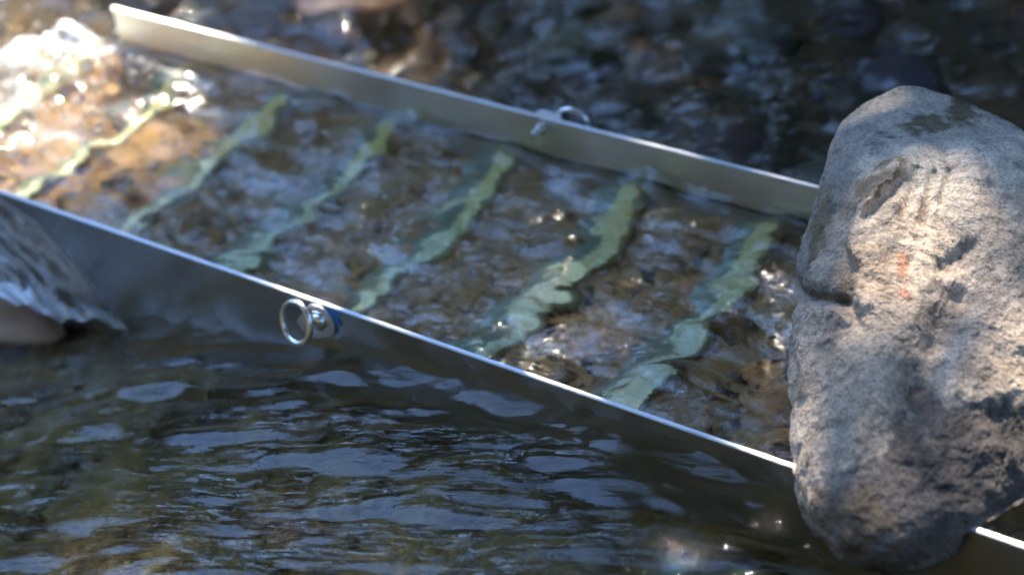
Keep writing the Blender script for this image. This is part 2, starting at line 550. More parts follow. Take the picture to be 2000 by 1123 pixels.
def sluice_z(X, Y):
    z = -0.031 + 0.0036 * np.exp(-(W - Y) / 0.0040) * (1 + 0.8 * noise3(X * 12, 0.0, 0, 29)) + 0.0015 * np.exp(-Y / 0.0035)        # climbs the walls a little
    for r in RIFF:                               # a standing wave below each riffle
        z = z + 0.0035 * np.exp(-((X - r - 0.02 + 0.03 * noise3(Y * 12, r * 9, 0, 2)) / 0.022) ** 2)
    z = z + 0.0050 * noise3(X * 12, Y * 16, 0, 21) + 0.0062 * noise3(X * 25, Y * 38, 0, 22) + 0.0018 * noise3(X * 44, Y * 84, 0, 23) + 0.0010 * noise3(X * 14, Y * 95, 0, 28) \
        + 0.0003 * noise3(X * 100, Y * 180, 0, 24)
    hump = 1 - smooth(-0.56, -0.36, X)
    z = z + hump * (0.006 + 0.010 * noise3(X * 22, Y * 22, 0, 25) + 0.006 * noise3(X * 50, Y * 50, 0, 26) + 0.0025 * noise3(X * 110, Y * 110, 0, 27))
    return z

xs = np.arange(-0.545, 0.75, 0.0022)
ys = np.unique(np.r_[0.0014, 0.0026, 0.004, 0.0055, np.linspace(0.0075, W - 0.0075, 112), W - 0.0055, W - 0.004, W - 0.0026, W - 0.0014])
X, Y, Z, F = tgrid(xs, ys, sluice_z)
me = mesh_np('sluice_water', np.stack([X.ravel(), Y.ravel(), Z.ravel()], 1), F)
fr = (1 - smooth(-0.53, -0.37, X + 0.03 * noise3(X * 20, Y * 20, 0, 16))) * (0.62 + 0.5 * noise3(X * 22, Y * 26, 0, 15))
fr = np.maximum(fr, 0.37 + 0.42 * noise3(X * 9, Y * 34, 0, 17) + 0.15 * noise3(X * 30, Y * 80, 0, 18))     # thin streaks of air, with grey sky sheen painted in
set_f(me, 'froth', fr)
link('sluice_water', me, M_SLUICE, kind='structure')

# ------------------------------------------------------------------ trees on the banks (shade and reflections)
def make_tree(x, y, h, rad, n_leaf, leaf, label, mat, seed, squash=0.8, gap=None, clumps=55):
    r = np.random.default_rng(seed)
    z0 = float((RT3 @ np.array([x, y, float(bed_z(np.array([x]), np.array([y]))[0])]))[2])
    t = bpy.data.objects.new('bank_tree', None)
    COL.objects.link(t)
    t.location = (x, y, z0 - 0.05)
    t['label'] = label; t['category'] = 'tree'; t['group'] = 'trees on the stream banks'
    cz = h - rad * squash
    parts = []
    tp = np.array([[0.08 * math.sin(k * 1.3 + seed), 0.08 * math.cos(k * 1.1 + seed), k / 7 * cz] for k in range(8)])
    tp[0, :2] = 0
    parts.append(tube(tp, np.linspace(0.05 * h * 0.55, 0.05 * h * 0.2, 8), 9))
    cc = []
    while len(cc) < clumps:
        p = r.uniform(-1, 1, 3)
        l = np.linalg.norm(p)
        if 0.35 < l < 1.0:
            cc.append(p * np.array([rad, rad, rad * squash]) + np.array([0, 0, cz]))
    cc = np.array(cc)
    for p in cc[::3]:
        s = tp[r.integers(3, 8)]
        mid = (s + p) / 2 + r.normal(size=3) * 0.12
        q = np.array([s, mid, p])
        parts.append(tube(q, [0.014 * h, 0.008 * h, 0.003 * h], 6))
    V, Fc = join(parts)
    link('trunk', mesh_np('trunk', V, Fc), M_BARK, parent=t)
    k = r.integers(0, clumps, n_leaf)
    pos = cc[k] + r.normal(size=(n_leaf, 3)) * rad * 0.20 * np.array([1, 1, 0.75])
    if gap is not None:
        pw = pos + np.array([x, y, z0 - 0.05])
        keepm = gap(pw)
        pos = pos[keepm]
    n = len(pos)
    a = r.normal(size=(n, 3)); a /= np.linalg.norm(a, axis=1)[:, None]
    b = r.normal(size=(n, 3)); b -= a * (a * b).sum(1)[:, None]; b /= np.linalg.norm(b, axis=1)[:, None]
    sz = leaf * r.uniform(0.6, 1.3, n)[:, None]
    V = np.stack([pos - a * sz, pos - b * sz * 0.45, pos + a * sz, pos + b * sz * 0.45], 1).reshape(-1, 3)
    Fc = np.arange(4 * n).reshape(n, 4)
    link('crown', mesh_np('crown', V, Fc, False), mat, parent=t)
    return t

sv = np.array(SUN)
def gap_fn(spots):
    """leaves are missing where a sunbeam to one of the lit spots (box frame) passes"""
    ws = [(RT3 @ np.array([x, y, z]), r, keep) for x, y, z, r, keep in spots]
    def keepf(p):
        k = np.ones(len(p), bool)
        rnd = np.random.default_rng(len(p)).random(len(p))
        for c, r, keep in ws:
            d = p - c
            d = d - (d @ sv)[:, None] * sv
            k &= (np.linalg.norm(d, axis=1) > r) | (rnd < keep)
        return k
    return keepf
# gaps in the leaves: box-frame point they open on, radius, share of leaves left
SPOTS = [(-0.58, 0.28, 0.0, 0.18, 0.045), (-0.74, 0.28, 0.0, 0.18, 0.045), (-0.45, 0.34, 0.0, 0.12, 0.045), (-0.33, 0.47, -0.05, 0.085, 0.05),
         (0.46, 0.08, 0.12, 0.28, 0.58)]  # crown thinned along this beam to brighten the boulder
shade = np.array(SUN) * 7.0
make_tree(shade[0] + 1.0, shade[1] + 0.5, 6.0, 2.9, 42000, 0.06, 'broad leafy tree on the far bank that shades the sluice', M_LEAF, 3, 0.75, gap_fn(SPOTS), 110)
TREES = [(-7.0, 5.2, 6.6, 1.9, 0.95, M_LEAF, 'dark green tree on the far bank upstream'),
         (-5.4, 5.2, 6.8, 1.8, 1.2, M_LEAF2, 'slim olive tree beside the dark one on the far bank'),
         (-3.6, 9.4, 5.0, 2.3, 0.9, M_LEAF2, 'olive green tree in the middle of the far bank'),
         (-9.0, 0.4, 7.4, 2.3, 0.9, M_LEAF2, 'olive tree at the head of the gully upstream'),
         (-8.0, 3.9, 7.0, 1.9, 1.1, M_LEAF, 'small dark tree at the upstream end of the far bank'),
         (-6.0, 3.0, 4.6, 1.3, 1.1, M_LEAF2, 'young olive tree at the water edge upstream'),
         (1.4, 5.4, 7.6, 3.0, 0.8, M_LEAF, 'dark green tree straight across from the boulder'),
         (4.4, 3.8, 8.2, 3.6, 0.7, M_LEAF, 'tall spreading dark tree on the far bank downstream'),
         (5.2, -0.8, 7.4, 3.4, 0.6, M_LEAF2, 'olive tree leaning out over the stream below the boulder'),
         (2.0, -3.4, 7.6, 3.8, 0.5, M_LEAF2, 'broad olive tree arching over from the near bank'),
         (0.6, -7.4, 6.6, 2.9, 0.85, M_LEAF, 'dark tree on the near bank behind the viewer'),
         (-5.2, -5.4, 6.0, 2.6, 0.85, M_LEAF, 'dark tree set back on the near bank upstream')]
for i, (x, y, h, r_, sq, mt, lab) in enumerate(TREES):
    make_tree(x, y, h, r_, int(1600 * r_ * r_), 0.15, lab, mt, 20 + i, sq, gap_fn(SPOTS), int(12 * r_ * r_))

# low scrub that covers the gully sides
def undergrowth(n):
    r = np.random.default_rng(15)
    P = []
    while sum(len(p) for p in P) < n:
        a = r.uniform(0, 2 * np.pi, 20000); d = 3.0 + 26 * r.random(20000) ** 1.3
        x, y = d * np.cos(a), d * np.sin(a)
        ok = (np.abs(y - 0.2) > 2.7) | (np.abs(x) > 9.5)
        ok &= noise3(x * 0.5, y * 0.5, 0, 3) + r.random(20000) * 0.8 > 0.15
        x, y, d = x[ok], y[ok], d[ok]
        z = bed_z(x, y) + r.random(len(x)) ** 1.5 * (0.45 + 1.7 * np.clip(noise3(x * 0.8, y * 0.8, 0, 9) + 0.5, 0, 1))
        P.append(np.stack([x, y, z, d], 1))
    P = np.concatenate(P)[:n]
    a = r.normal(size=(n, 3)); a /= np.linalg.norm(a, axis=1)[:, None]
    b = r.normal(size=(n, 3)); b -= a * (a * b).sum(1)[:, None]; b /= np.linalg.norm(b, axis=1)[:, None]
    sz = (0.05 + 0.012 * P[:, 3:4]) * r.uniform(0.7, 1.4, (n, 1))
    p = P[:, :3]
    V = np.stack([p - a * sz, p - b * sz * 0.5, p + a * sz, p + b * sz * 0.5], 1).reshape(-1, 3)
    return mesh_np('undergrowth', V, np.arange(4 * n).reshape(n, 4), False)
link('undergrowth', undergrowth(60000), M_LEAF, kind='stuff', label='dark green scrub covering the gully sides', category='undergrowth')

# ------------------------------------------------------------------ gravel and cobbles on the bed
def pebble_shape(seed, sub=2):
    bm = bmesh.new()
    bmesh.ops.create_icosphere(bm, subdivisions=sub, radius=1.0)
    V = np.array([v.co for v in bm.verts])
    F = np.array([[v.index for v in f.verts] for f in bm.faces])
    bm.free()
    r = np.random.default_rng(seed)
    V = V * (1 + 0.28 * noise3(V[:, 0] * 0.9, V[:, 1] * 0.9, V[:, 2] * 0.9, seed) + 0.10 * noise3(V[:, 0] * 2.2, V[:, 1] * 2.2, V[:, 2] * 2.2, seed + 5))[:, None]
    V = V * np.array([1.0, r.uniform(0.65, 0.95), r.uniform(0.45, 0.7)])
    return V, F
SHAPES = [pebble_shape(40 + i, 2) for i in range(8)]
SMALL = [pebble_shape(60 + i, 1) for i in range(8)]
PAL = np.array([(0.035, 0.027, 0.02), (0.10, 0.075, 0.045), (0.05, 0.05, 0.055), (0.09, 0.085, 0.03), (0.14, 0.13, 0.12), (0.12, 0.05, 0.022), (0.045, 0.04, 0.07), (0.06, 0.05, 0.03)])

def scatter(n, area, smin, smax, seed, zoff=0.2, pal=PAL, zf=bed_z):
    r = np.random.default_rng(seed)
    P, C = [], []
    for i in range(n):
        x, y = area(r)
        s = smin + (smax - smin) * r.random() ** 2.2
        V, Fc = SMALL[r.integers(len(SMALL))]
        a = r.random() * 6.283
        c, sn = math.cos(a), math.sin(a)
        V = V * s
        V = np.stack([V[:, 0] * c - V[:, 1] * sn, V[:, 0] * sn + V[:, 1] * c, V[:, 2]], 1)
        P.append((V, Fc, x, y, s))
        C.append(np.tile(pal[r.integers(len(pal))] * r.uniform(0.6, 1.3), (len(V), 1)))
    zz = zf(np.array([p[2] for p in P]), np.array([p[3] for p in P]))
    V, Fc = join([(p[0] + np.array([p[2], p[3], z + p[4] * zoff]), p[1]) for p, z in zip(P, zz)])
    return V, Fc, np.concatenate(C)

def bed_area(r):
    while True:
        x, y = r.uniform(-1.3, 0.9), r.uniform(-0.6, 1.3)
        if not (-0.6 < x and -0.01 < y < W + 0.01):
            return x, y
V, Fc, C = scatter(5200, bed_area, 0.005, 0.016, 71)
near_ = (V[:, 1] < 0.0)[:, None]
C = np.where(near_, C * 0.35 + np.array([0.12, 0.085, 0.024]), C)        # silted over on the near side
me = mesh_np('gravel', V, Fc)
set_col(me, 'tint', C)
link('gravel', me, M_PEB_A, kind='stuff', label='fine brown and olive gravel on the stream bed', category='gravel')

peb_me = []
for i, (V, Fc) in enumerate(SHAPES):
    mm = mesh_np('cobble', V, Fc)
    mm.materials.append(M_PEB)
    peb_me.append(mm)
r = np.random.default_rng(77)
placed = []
tries = 0
while len(placed) < 90 and tries < 6000:
    tries += 1
    x, y = r.uniform(-1.15, 0.55), r.uniform(0.30, 1.15)
    s = 0.022 + 0.030 * r.random() ** 1.6
    if y < W + 0.02 + s or any(math.hypot(x - a, y - b) < (s + c) * 0.85 for a, b, c in placed):
        continue
    placed.append((x, y, s))
for x, y, s in placed:
    o = bpy.data.objects.new('cobble', peb_me[r.integers(8)])
    COL.objects.link(o)
    z = float(bed_z(np.array([x]), np.array([y]))[0])
    o.matrix_world = RT @ (Matrix.Translation((x, y, z + s * 0.3)) @ Matrix.Rotation(r.random() * 6.28, 4, 'Z') @ Matrix.Diagonal((s, s, s, 1)))
    o['label'] = 'dark wet cobble under the rippled water behind the sluice'
    o['category'] = 'stone'
    o['group'] = 'blurred cobbles behind the sluice'

def single_stone(px, py, z, size, name, label, mat, seed, rot=0.0):
    V, Fc = pebble_shape(seed, 4)
    V = V * (1 + 0.05 * noise3(V[:, 0] * 5, V[:, 1] * 5, V[:, 2] * 5, seed))[:, None]
    me = mesh_np(name, V * size, Fc)
    o = link(name, me, mat)
    p = unp(px, py, 2, z)
    o.matrix_world = RT @ (Matrix.Translation(Vector(p)) @ Matrix.Rotation(rot, 4, 'Z'))
    o['label'] = label; o['category'] = 'stone'
    return o
M_TAN = flat_mat('tan_stone', (0.34, 0.21, 0.13), 0.5, 0.35, 30.0, 0.004)
M_ORANGE = flat_mat('orange_stone', (0.22, 0.12, 0.065), 0.5, 0.4, 30.0, 0.004)
M_PINK = flat_mat('pink_stone', (0.42, 0.25, 0.24), 0.5, 0.3, 30.0, 0.004)
single_stone(40, 640, -0.12, np.array([0.05, 0.035, 0.042]), 'stone', 'wet tan stone under the splash spilling by the near wall', M_TAN, 91)
single_stone(690, 45, -0.10, np.array([0.05, 0.036, 0.028]), 'stone', 'sunlit orange stone just behind the far sluice wall', M_ORANGE, 92, 0.6)
single_stone(1732, -6, -0.05, np.array([0.018, 0.014, 0.018]), 'stone', 'small pale pink stone at the top edge above the boulder', M_PINK, 93)

# ------------------------------------------------------------------ the sluice box
sl = bpy.data.objects.new('sluice_box', None)
COL.objects.link(sl)
sl.matrix_world = RT
sl['label'] = 'aluminium sluice box with mint green riffles lying in the stream'
sl['category'] = 'sluice box'
X0, X1, ZB, TH = -0.478, 0.95, -0.118, 0.0026

def wall(y0, y1, x0):
    bm = box_bm(x0, X1, y0, y1, ZB, 0.0, 0.0007, 2)
    return bm_mesh('side_wall', bm)
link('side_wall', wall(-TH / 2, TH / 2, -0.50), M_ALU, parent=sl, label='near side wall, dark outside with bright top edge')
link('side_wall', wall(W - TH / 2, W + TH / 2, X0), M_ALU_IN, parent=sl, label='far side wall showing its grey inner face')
for yy, xx in ((0.0, -0.50), (W, X0)):
    link('rim', bm_mesh('rim', box_bm(xx - 0.0003, X1 + 0.0003, yy - TH / 2 - 0.0004, yy + TH / 2 + 0.0004, -0.0008, 0.0012, 0.0005, 2)), M_RIM, parent=sl, label='bright sheared top edge of the side wall')
link('floor', bm_mesh('floor', box_bm(-0.50, X1, TH / 2, W - TH / 2, ZB + 0.0005, ZB + 0.003)), M_ALU, parent=sl)

# sediment bed between the riffles
ZF = -0.090
def pile_z(Y):                           # silt heaped against the walls
    return 0.038 * np.exp(-((W - Y) / 0.030) ** 2) + 0.008 * np.exp(-(Y / 0.02) ** 2)
def sed_z(X, Y):
    return ZF + 0.0028 * fbm(X * 45, Y * 45, 0, 4, 41) + pile_z(Y) * (0.8 + 0.45 * noise3(X * 14, Y * 5, 0, 43))
xs = np.arange(-0.55, 0.8, 0.004)
ys = np.linspace(0.0015, W - 0.0015, 66)
X, Y, Z, F = tgrid(xs, ys, sed_z)
link('sediment_mat', mesh_np('sediment_mat', np.stack([X.ravel(), Y.ravel(), Z.ravel()], 1), F), M_SED, parent=sl, label='brown silt and gravel between the riffles')
PAL2 = 1.4 * np.array([(0.10, 0.06, 0.035), (0.20, 0.10, 0.05), (0.16, 0.14, 0.12), (0.24, 0.2, 0.17), (0.06, 0.045, 0.035), (0.25, 0.13, 0.06), (0.2, 0.17, 0.13)])
V, Fc, C = scatter(1100, lambda r: (r.uniform(-0.5, 0.6), r.uniform(0.008, W - 0.008)), 0.002, 0.0075, 73, 0.2, PAL2, sed_z)
me = mesh_np('gravel', V, Fc)
set_col(me, 'tint', C)
o = link('gravel', me, M_PEB_A, parent=sl)
o['kind'] = 'stuff'

def riffle_mesh(w, seed):
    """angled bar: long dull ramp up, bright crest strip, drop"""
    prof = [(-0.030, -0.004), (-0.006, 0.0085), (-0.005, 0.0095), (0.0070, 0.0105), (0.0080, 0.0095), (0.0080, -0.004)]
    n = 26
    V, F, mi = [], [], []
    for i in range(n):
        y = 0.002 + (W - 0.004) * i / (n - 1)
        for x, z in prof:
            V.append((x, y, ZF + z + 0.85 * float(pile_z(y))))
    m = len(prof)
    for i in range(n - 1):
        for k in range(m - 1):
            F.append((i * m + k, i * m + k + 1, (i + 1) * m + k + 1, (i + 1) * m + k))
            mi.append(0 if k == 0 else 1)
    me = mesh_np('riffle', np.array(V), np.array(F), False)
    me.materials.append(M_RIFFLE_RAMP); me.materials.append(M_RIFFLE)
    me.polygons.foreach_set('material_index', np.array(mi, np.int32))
    return me
rm = riffle_mesh(W, 1)
for x in RIFF:
    o = link('riffle', rm, None, parent=sl)
    o.location = (x, 0, 0)

# lifting ring brackets
def disc_plate(cx, cz, r, tipx, tipz, tipw, y0, y1):
    """teardrop plate in the wall plane, from a round head to a narrower tip"""
    pts = []
    ang = math.atan2(tipz - cz, tipx - cx)
    for k in range(25):
        a = ang + math.radians(70) + (2 * math.pi - math.radians(140)) * k / 24
        pts.append((cx + r * math.cos(a), cz + r * math.sin(a)))
    nx, nz = -math.sin(ang), math.cos(ang)
    pts.append((tipx - nx * tipw, tipz - nz * tipw))
    pts.append((tipx + nx * tipw, tipz + nz * tipw))
    bm = bmesh.new()
    vs = [bm.verts.new((x, y0, z)) for x, z in pts]
    f = bm.faces.new(vs)
    ex = bmesh.ops.extrude_face_region(bm, geom=[f])
    for v in [g for g in ex['geom'] if isinstance(g, bmesh.types.BMVert)]:
        v.co.y = y1
    bmesh.ops.recalc_face_normals(bm, faces=bm.faces)
    bmesh.ops.bevel(bm, geom=[e for e in bm.edges if abs(e.verts[0].co.y - e.verts[1].co.y) < 1e-7], offset=0.0005, segments=2, affect='EDGES')
    return bm_mesh('ring_bracket', bm)

def ring_mesh(c, ax1, ax2, r1, r2, minor):
    th = np.linspace(0, 2 * np.pi, 48, endpoint=False)
    ax1 = np.array(ax1, float); ax1 /= np.linalg.norm(ax1)
    ax2 = np.array(ax2, float); ax2 -= ax1 * (ax1 @ ax2); ax2 /= np.linalg.norm(ax2)
    pts = np.array(c) + np.cos(th)[:, None] * ax1 * r1 + np.sin(th)[:, None] * ax2 * r2
    return mesh_np('ring', *tube(pts, minor, 12, True))

def screw_mesh(cx, cz, r, y0, h):
    """pan head with a cross recess, standing on plane y0 towards -y"""
    bm = bmesh.new()
    n = 32
    rings = []
    for rr, hh in [(1.0, 0.0), (1.0, 0.45), (0.88, 0.75), (0.65, 0.93), (0.40, 1.0)]:
        rings.append([bm.verts.new((cx + r * rr * math.cos(2 * math.pi * k / n), y0 - h * hh, cz + r * rr * math.sin(2 * math.pi * k / n))) for k in range(n)])
    for a, b in zip(rings[:-1], rings[1:]):
        for k in range(n):
            bm.faces.new((a[k], a[(k + 1) % n], b[(k + 1) % n], b[k]))
    # recess: star ring sunk
    inner = []
    for k in range(n):
        a = 2 * math.pi * k / n
        star = 0.34 if abs(math.cos(2 * a)) > 0.75 else 0.13
        inner.append(bm.verts.new((cx + r * star * math.cos(a), y0 - h * 0.97, cz + r * star * math.sin(a))))
    deep = [bm.verts.new((cx + (v.co.x - cx) * 0.75, y0 - h * 0.35, cz + (v.co.z - cz) * 0.75)) for v in inner]
    for k in range(n):
        bm.faces.new((rings[-1][k], rings[-1][(k + 1) % n], inner[(k + 1) % n], inner[k]))
        bm.faces.new((inner[k], inner[(k + 1) % n], deep[(k + 1) % n], deep[k]))
    bm.faces.new(deep)
    me = bm_mesh('screw', bm, True)
    return me

yb = -TH / 2
sp = unp(625, 626, 1, yb - 0.002)
tp_ = unp(592, 645, 1, yb - 0.002)
br = link('ring_bracket', disc_plate(sp[0], sp[2], 0.0128, tp_[0], tp_[2], 0.0075, yb - 0.0008, yb - 0.0028), M_PLATE, parent=sl, label='grey teardrop bracket on the near wall')
link('screw', screw_mesh(sp[0], sp[2], 0.0064, yb - 0.0030, 0.0042), M_STEEL, parent=br)
link('washer', bm_mesh('washer', (lambda b: (bmesh.ops.create_cone(b, cap_ends=True, segments=32, radius1=0.0080, radius2=0.0076, depth=0.0008, matrix=Matrix.Translation((sp[0], yb - 0.0031, sp[2])) @ Matrix.Rotation(math.pi / 2, 4, 'X')), b)[1])(bmesh.new())), M_STEEL, parent=br)
rc = unp(579, 630, 1, yb - 0.0085)
ring = link('ring', ring_mesh(rc, (19, -14.6, -33.8), (-36.6, -1.6, -20), 0.0142, 0.0142, 0.0022), M_STEEL, parent=br)

# inner acorn nut and outer ring on the far wall
yf = W - TH / 2
np_ = unp(1062, 247, 1, yf)
def nut():
    bm = bmesh.new()
    prof = [(0.0070, 0.0, 28), (0.0070, 0.0012, 28), (0.0052, 0.0013, 6), (0.0052, 0.0058, 6), (0.0030, 0.0062, 6)]
    n = 24
    rings = []
    for rr, hh, k_ in prof:
        row = []
        for k in range(n):
            a = 2 * math.pi * k / n
            q = rr
            if k_ == 6:
                q = rr * math.cos(math.pi / 6) / math.cos((a % (math.pi / 3)) - math.pi / 6)
            row.append(bm.verts.new((np_[0] + q * math.cos(a), yf - hh, np_[2] + q * math.sin(a))))
        rings.append(row)
    for rr, hh in [(0.0028, 0.0064), (0.0028, 0.0135), (0.0022, 0.0142)]:
        rings.append([bm.verts.new((np_[0] + rr * math.cos(2 * math.pi * k / n), yf - hh, np_[2] + rr * math.sin(2 * math.pi * k / n))) for k in range(n)])
    for a, b in zip(rings[:-1], rings[1:]):
        for k in range(n):
            bm.faces.new((a[k], a[(k + 1) % n], b[(k + 1) % n], b[k]))
    bm.faces.new(rings[-1])
    return bm_mesh('nut', bm)
br2 = link('ring_bracket', disc_plate(np_[0], np_[2], 0.0118, np_[0] + 0.016, np_[2] + 0.003, 0.0075, W + TH / 2 + 0.0022, W + TH / 2 + 0.0002), M_PLATE, parent=sl)
link('nut', nut(), M_STEEL, parent=br2)
rc2 = unp(1116, 247, 1, W + 0.010)
link('ring', ring_mesh(rc2, (0.2, 0.2, 1.0), (1.0, 0.25, 0.0), 0.0135, 0.0135, 0.0019), M_STEEL, parent=br2)

# scrap of blue tape behind the near bracket
bt = [(633, 600), (668, 612), (660, 622), (668, 634), (655, 636), (660, 650), (650, 655), (640, 640)]
pv = [unp(u, v, 1, yb - 0.0004) for u, v in bt]
bm = bmesh.new()
f = bm.faces.new([bm.verts.new(p) for p in pv])
ex = bmesh.ops.extrude_face_region(bm, geom=[f])
for v in [g for g in ex['geom'] if isinstance(g, bmesh.types.BMVert)]:
    v.co.y -= 0.0004
link('tape', bm_mesh('tape', bm), M_BLUE, parent=sl, label='torn blue tape scrap beside the bracket')

# ------------------------------------------------------------------ the boulder
OUT = [(1760, 175), (1820, 175), (1870, 195), (1930, 216), (2000, 250), (2060, 310), (2110, 420), (2135, 560), (2130, 700), (2110, 840), (2068, 932),
       (2028, 988), (1978, 1034), (1918, 1080), (1850, 1103), (1790, 1131), (1740, 1137), (1690, 1126), (1640, 1101), (1590, 1052), (1557, 985), (1543, 900),
       (1540, 800), (1538, 730), (1548, 650), (1562, 592), (1572, 574), (1557, 535), (1563, 470), (1580, 420), (1600, 350), (1625, 285), (1650, 240), (1690, 205), (1720, 190)]
OUT = np.array(OUT, float)
RC = np.array([1815.0, 650.0])

def rock():
    d = OUT - RC
    ang = np.arctan2(d[:, 1], d[:, 0]); rad = np.hypot(d[:, 0], d[:, 1])
    o = np.argsort(ang); ang, rad = ang[o], rad[o]
    na, npz = 460, 300
    A = np.linspace(-np.pi, np.pi, na, endpoint=False)
    RA = np.interp(A, np.r_[ang - 2 * np.pi, ang, ang + 2 * np.pi], np.r_[rad, rad, rad])
    ker = np.array([1, 2, 1.0]); ker /= ker.sum()
    RA = sum(np.roll(RA, k - 1) * ker[k] for k in range(3))
    P = np.linspace(-np.pi / 2 + 0.004, np.pi / 2 - 0.004, npz)
    AA, PP = np.meshgrid(A, P, indexing='ij')
    cp, sp_ = np.cos(PP), np.sin(PP)
    rr = RA[:, None] * cp ** 0.75
    U = RC[0] + rr * np.cos(AA); V = RC[1] + rr * np.sin(AA)
    rim = 1.222 - (V - 175) / 940 * 0.205
    bulge = np.sign(sp_) * np.abs(sp_) ** 0.85 * np.where(sp_ > 0, 0.076, 0.085)
    # sculpted relief on the camera side (metres towards the camera)
    def seg(u0, v0, u1, v1, w):
        px, py = U - u0, V - v0
        dx, dy = u1 - u0, v1 - v0
        t = np.clip((px * dx + py * dy) / (dx * dx + dy * dy), 0, 1)
        return np.exp(-((px - t * dx) ** 2 + (py - t * dy) ** 2) / w ** 2)
    front = smooth(-0.1, 0.4, sp_)
    wob = 18 * noise3(U / 60, V / 60, 0, 3)
    rel = 0.0
    def step(pts, w):
        """signed side of a polyline (positive to its right, walking along it), softened over w pixels"""
        best = np.full(U.shape, 1e9); sgn = np.zeros(U.shape)
        for (u0, v0), (u1, v1) in zip(pts[:-1], pts[1:]):
            dx, dy = u1 - u0, v1 - v0
            t = np.clip(((U - u0) * dx + (V - v0) * dy) / (dx * dx + dy * dy), 0, 1)
            ds = np.hypot(U - u0 - t * dx, V - v0 - t * dy)
            sd = np.sign(dx * (V - v0) - dy * (U - u0))
            m = ds < best
            best = np.where(m, ds, best); sgn = np.where(m, sd, sgn)
        return smooth(-w, w, sgn * best + wob * 0.6)
    # top facet falls back above a shoulder line
    top = 1 - step([(1590, 330), (1700, 300), (1850, 282), (2010, 262), (2150, 250)], 16)
    rel = rel - top * (0.006 + 0.022 * smooth(300, 175, V))
    # left flank set back behind an overhanging ridge
    flank = step([(1760, 296), (1735, 330), (1672, 400), (1650, 450), (1668, 520), (1655, 590)], 9) * smooth(260, 330, V) * smooth(600, 560, V)
    rel = rel - 0.013 * flank
    rel = rel + 0.008 * seg(1748, 318, 1690, 385, 15) - 0.006 * seg(1765, 345, 1690, 425, 13)
    # notch, and the lower body that bulges out beneath it
    rel = rel - 0.016 * seg(1550, 577, 1650, 590, 8) - 0.006 * seg(1650, 590, 1690, 650, 16)
    rel = rel + 0.007 * step([(1690, 600), (1660, 592), (1550, 582)], 8) * 0 + 0.008 * seg(1590, 545, 1635, 558, 20)
    # hollows and gouges on the pale face
    rel = rel - 0.008 * seg(1935, 372, 1955, 400, 20) - 0.006 * seg(1790, 320, 1765, 420, 9) - 0.006 * seg(1825, 330, 1800, 430, 9) - 0.005 * seg(1855, 325, 1838, 395, 8)
    rel = rel - 0.009 * smooth(1690, 1630, U + wob) * smooth(600, 660, V) * smooth(1000, 900, V)
    rel = rel - 0.010 * seg(1870, 590, 1790, 760, 38) - 0.006 * seg(1840, 520, 1900, 480, 20)
    rel = rel - 0.006 * step([(1560, 960), (1650, 900), (1720, 820), (1790, 752), (1900, 790), (2100, 790)], 26) * smooth(1100, 900, V)
    bulge = bulge + front * rel
    D = rim - bulge
    Pt = np.stack([(U - 1000) / FPX * D, (561.5 - V) / FPX * D, D], -1)
    Pt = CP + Pt @ CR
    # natural relief
    G = Pt.reshape(-1, 3)
    cen = G.mean(0)
    nr = G - cen; nr /= np.linalg.norm(nr, axis=1)[:, None]
    dsp = 0.0042 * fbm(G[:, 0] * 16, G[:, 1] * 16, G[:, 2] * 16, 3, 51) + 0.0016 * fbm(G[:, 0] * 90, G[:, 1] * 90, G[:, 2] * 90, 4, 55, 0.6)
    ridged = 1 - np.abs(noise3(G[:, 0] * 30, G[:, 1] * 30, G[:, 2] * 30, 58)) * 2
    dsp = dsp - 0.0016 * np.clip(ridged, 0.55, 1) 
    G = G + nr * dsp[:, None]
    # it rests on the two wall rims
    inb = G[:, 1] > -0.006
    lim = 0.0006
    G[:, 2] = np.where(inb & (G[:, 2] < lim), lim + (G[:, 2] - lim) * 0.02, G[:, 2])
    idx = np.arange(na * npz).reshape(na, npz)
    nxt = np.roll(idx, -1, 0)
    F = np.stack([idx[:, :-1], idx[:, 1:], nxt[:, 1:], nxt[:, :-1]], -1).reshape(-1, 4)
    me = mesh_np('boulder', G, F)
    # close the two poles
    bm = bmesh.new(); bm.from_mesh(me)
    bmesh.ops.holes_fill(bm, edges=[e for e in bm.edges if e.is_boundary], sides=0)
    bmesh.ops.recalc_face_normals(bm, faces=bm.faces)
    bm.to_mesh(me); bm.free()
    # colour of the stone
    u, v = U.ravel(), V.ravel()
    n1 = fbm(G[:, 0] * 16, G[:, 1] * 16, G[:, 2] * 16, 4, 61)
    n2 = fbm(G[:, 0] * 45, G[:, 1] * 45, G[:, 2] * 45, 4, 65)
    n3 = fbm(G[:, 0] * 30, G[:, 1] * 30, G[:, 2] * 30, 3, 68)
    n4 = fbm(G[:, 0] * 130, G[:, 1] * 130, G[:, 2] * 130, 4, 71)
    ju, jv = u + 30 * n1 + 18 * n2 + 12 * n4, v + 30 * n3 + 18 * n2 + 12 * n4
    grey = np.array([0.34, 0.31, 0.285]); beige = np.array([0.54, 0.475, 0.41]); cool = np.array([0.20, 0.21, 0.22])
    col = grey + (beige - grey) * smooth(-0.3, 0.3, n1 + 0.4 * n2)[:, None]
    def mixc(c, m, k=1.0):
        nonlocal col
        col = col + (np.array(c) - col) * (np.clip(m, 0, 1) * k)[:, None]
    mixc((0.25, 0.25, 0.25), smooth(310, 275, v + 14 * n2 + 0.11 * (u - 1800)), 0.8)                                   # grey top facet
    mixc((0.62, 0.56, 0.50), np.exp(-(((ju - 1860) / 150) ** 2 + ((jv - 340) / 70) ** 2)), 0.9)       # pale beige shoulder with light from above painted in
    mixc((0.18, 0.18, 0.18), smooth(1690, 1650, u + 14 * n2 - 0.0 * v) * smooth(600, 570, v) * smooth(260, 330, v), 0.6)                       # grey left flank
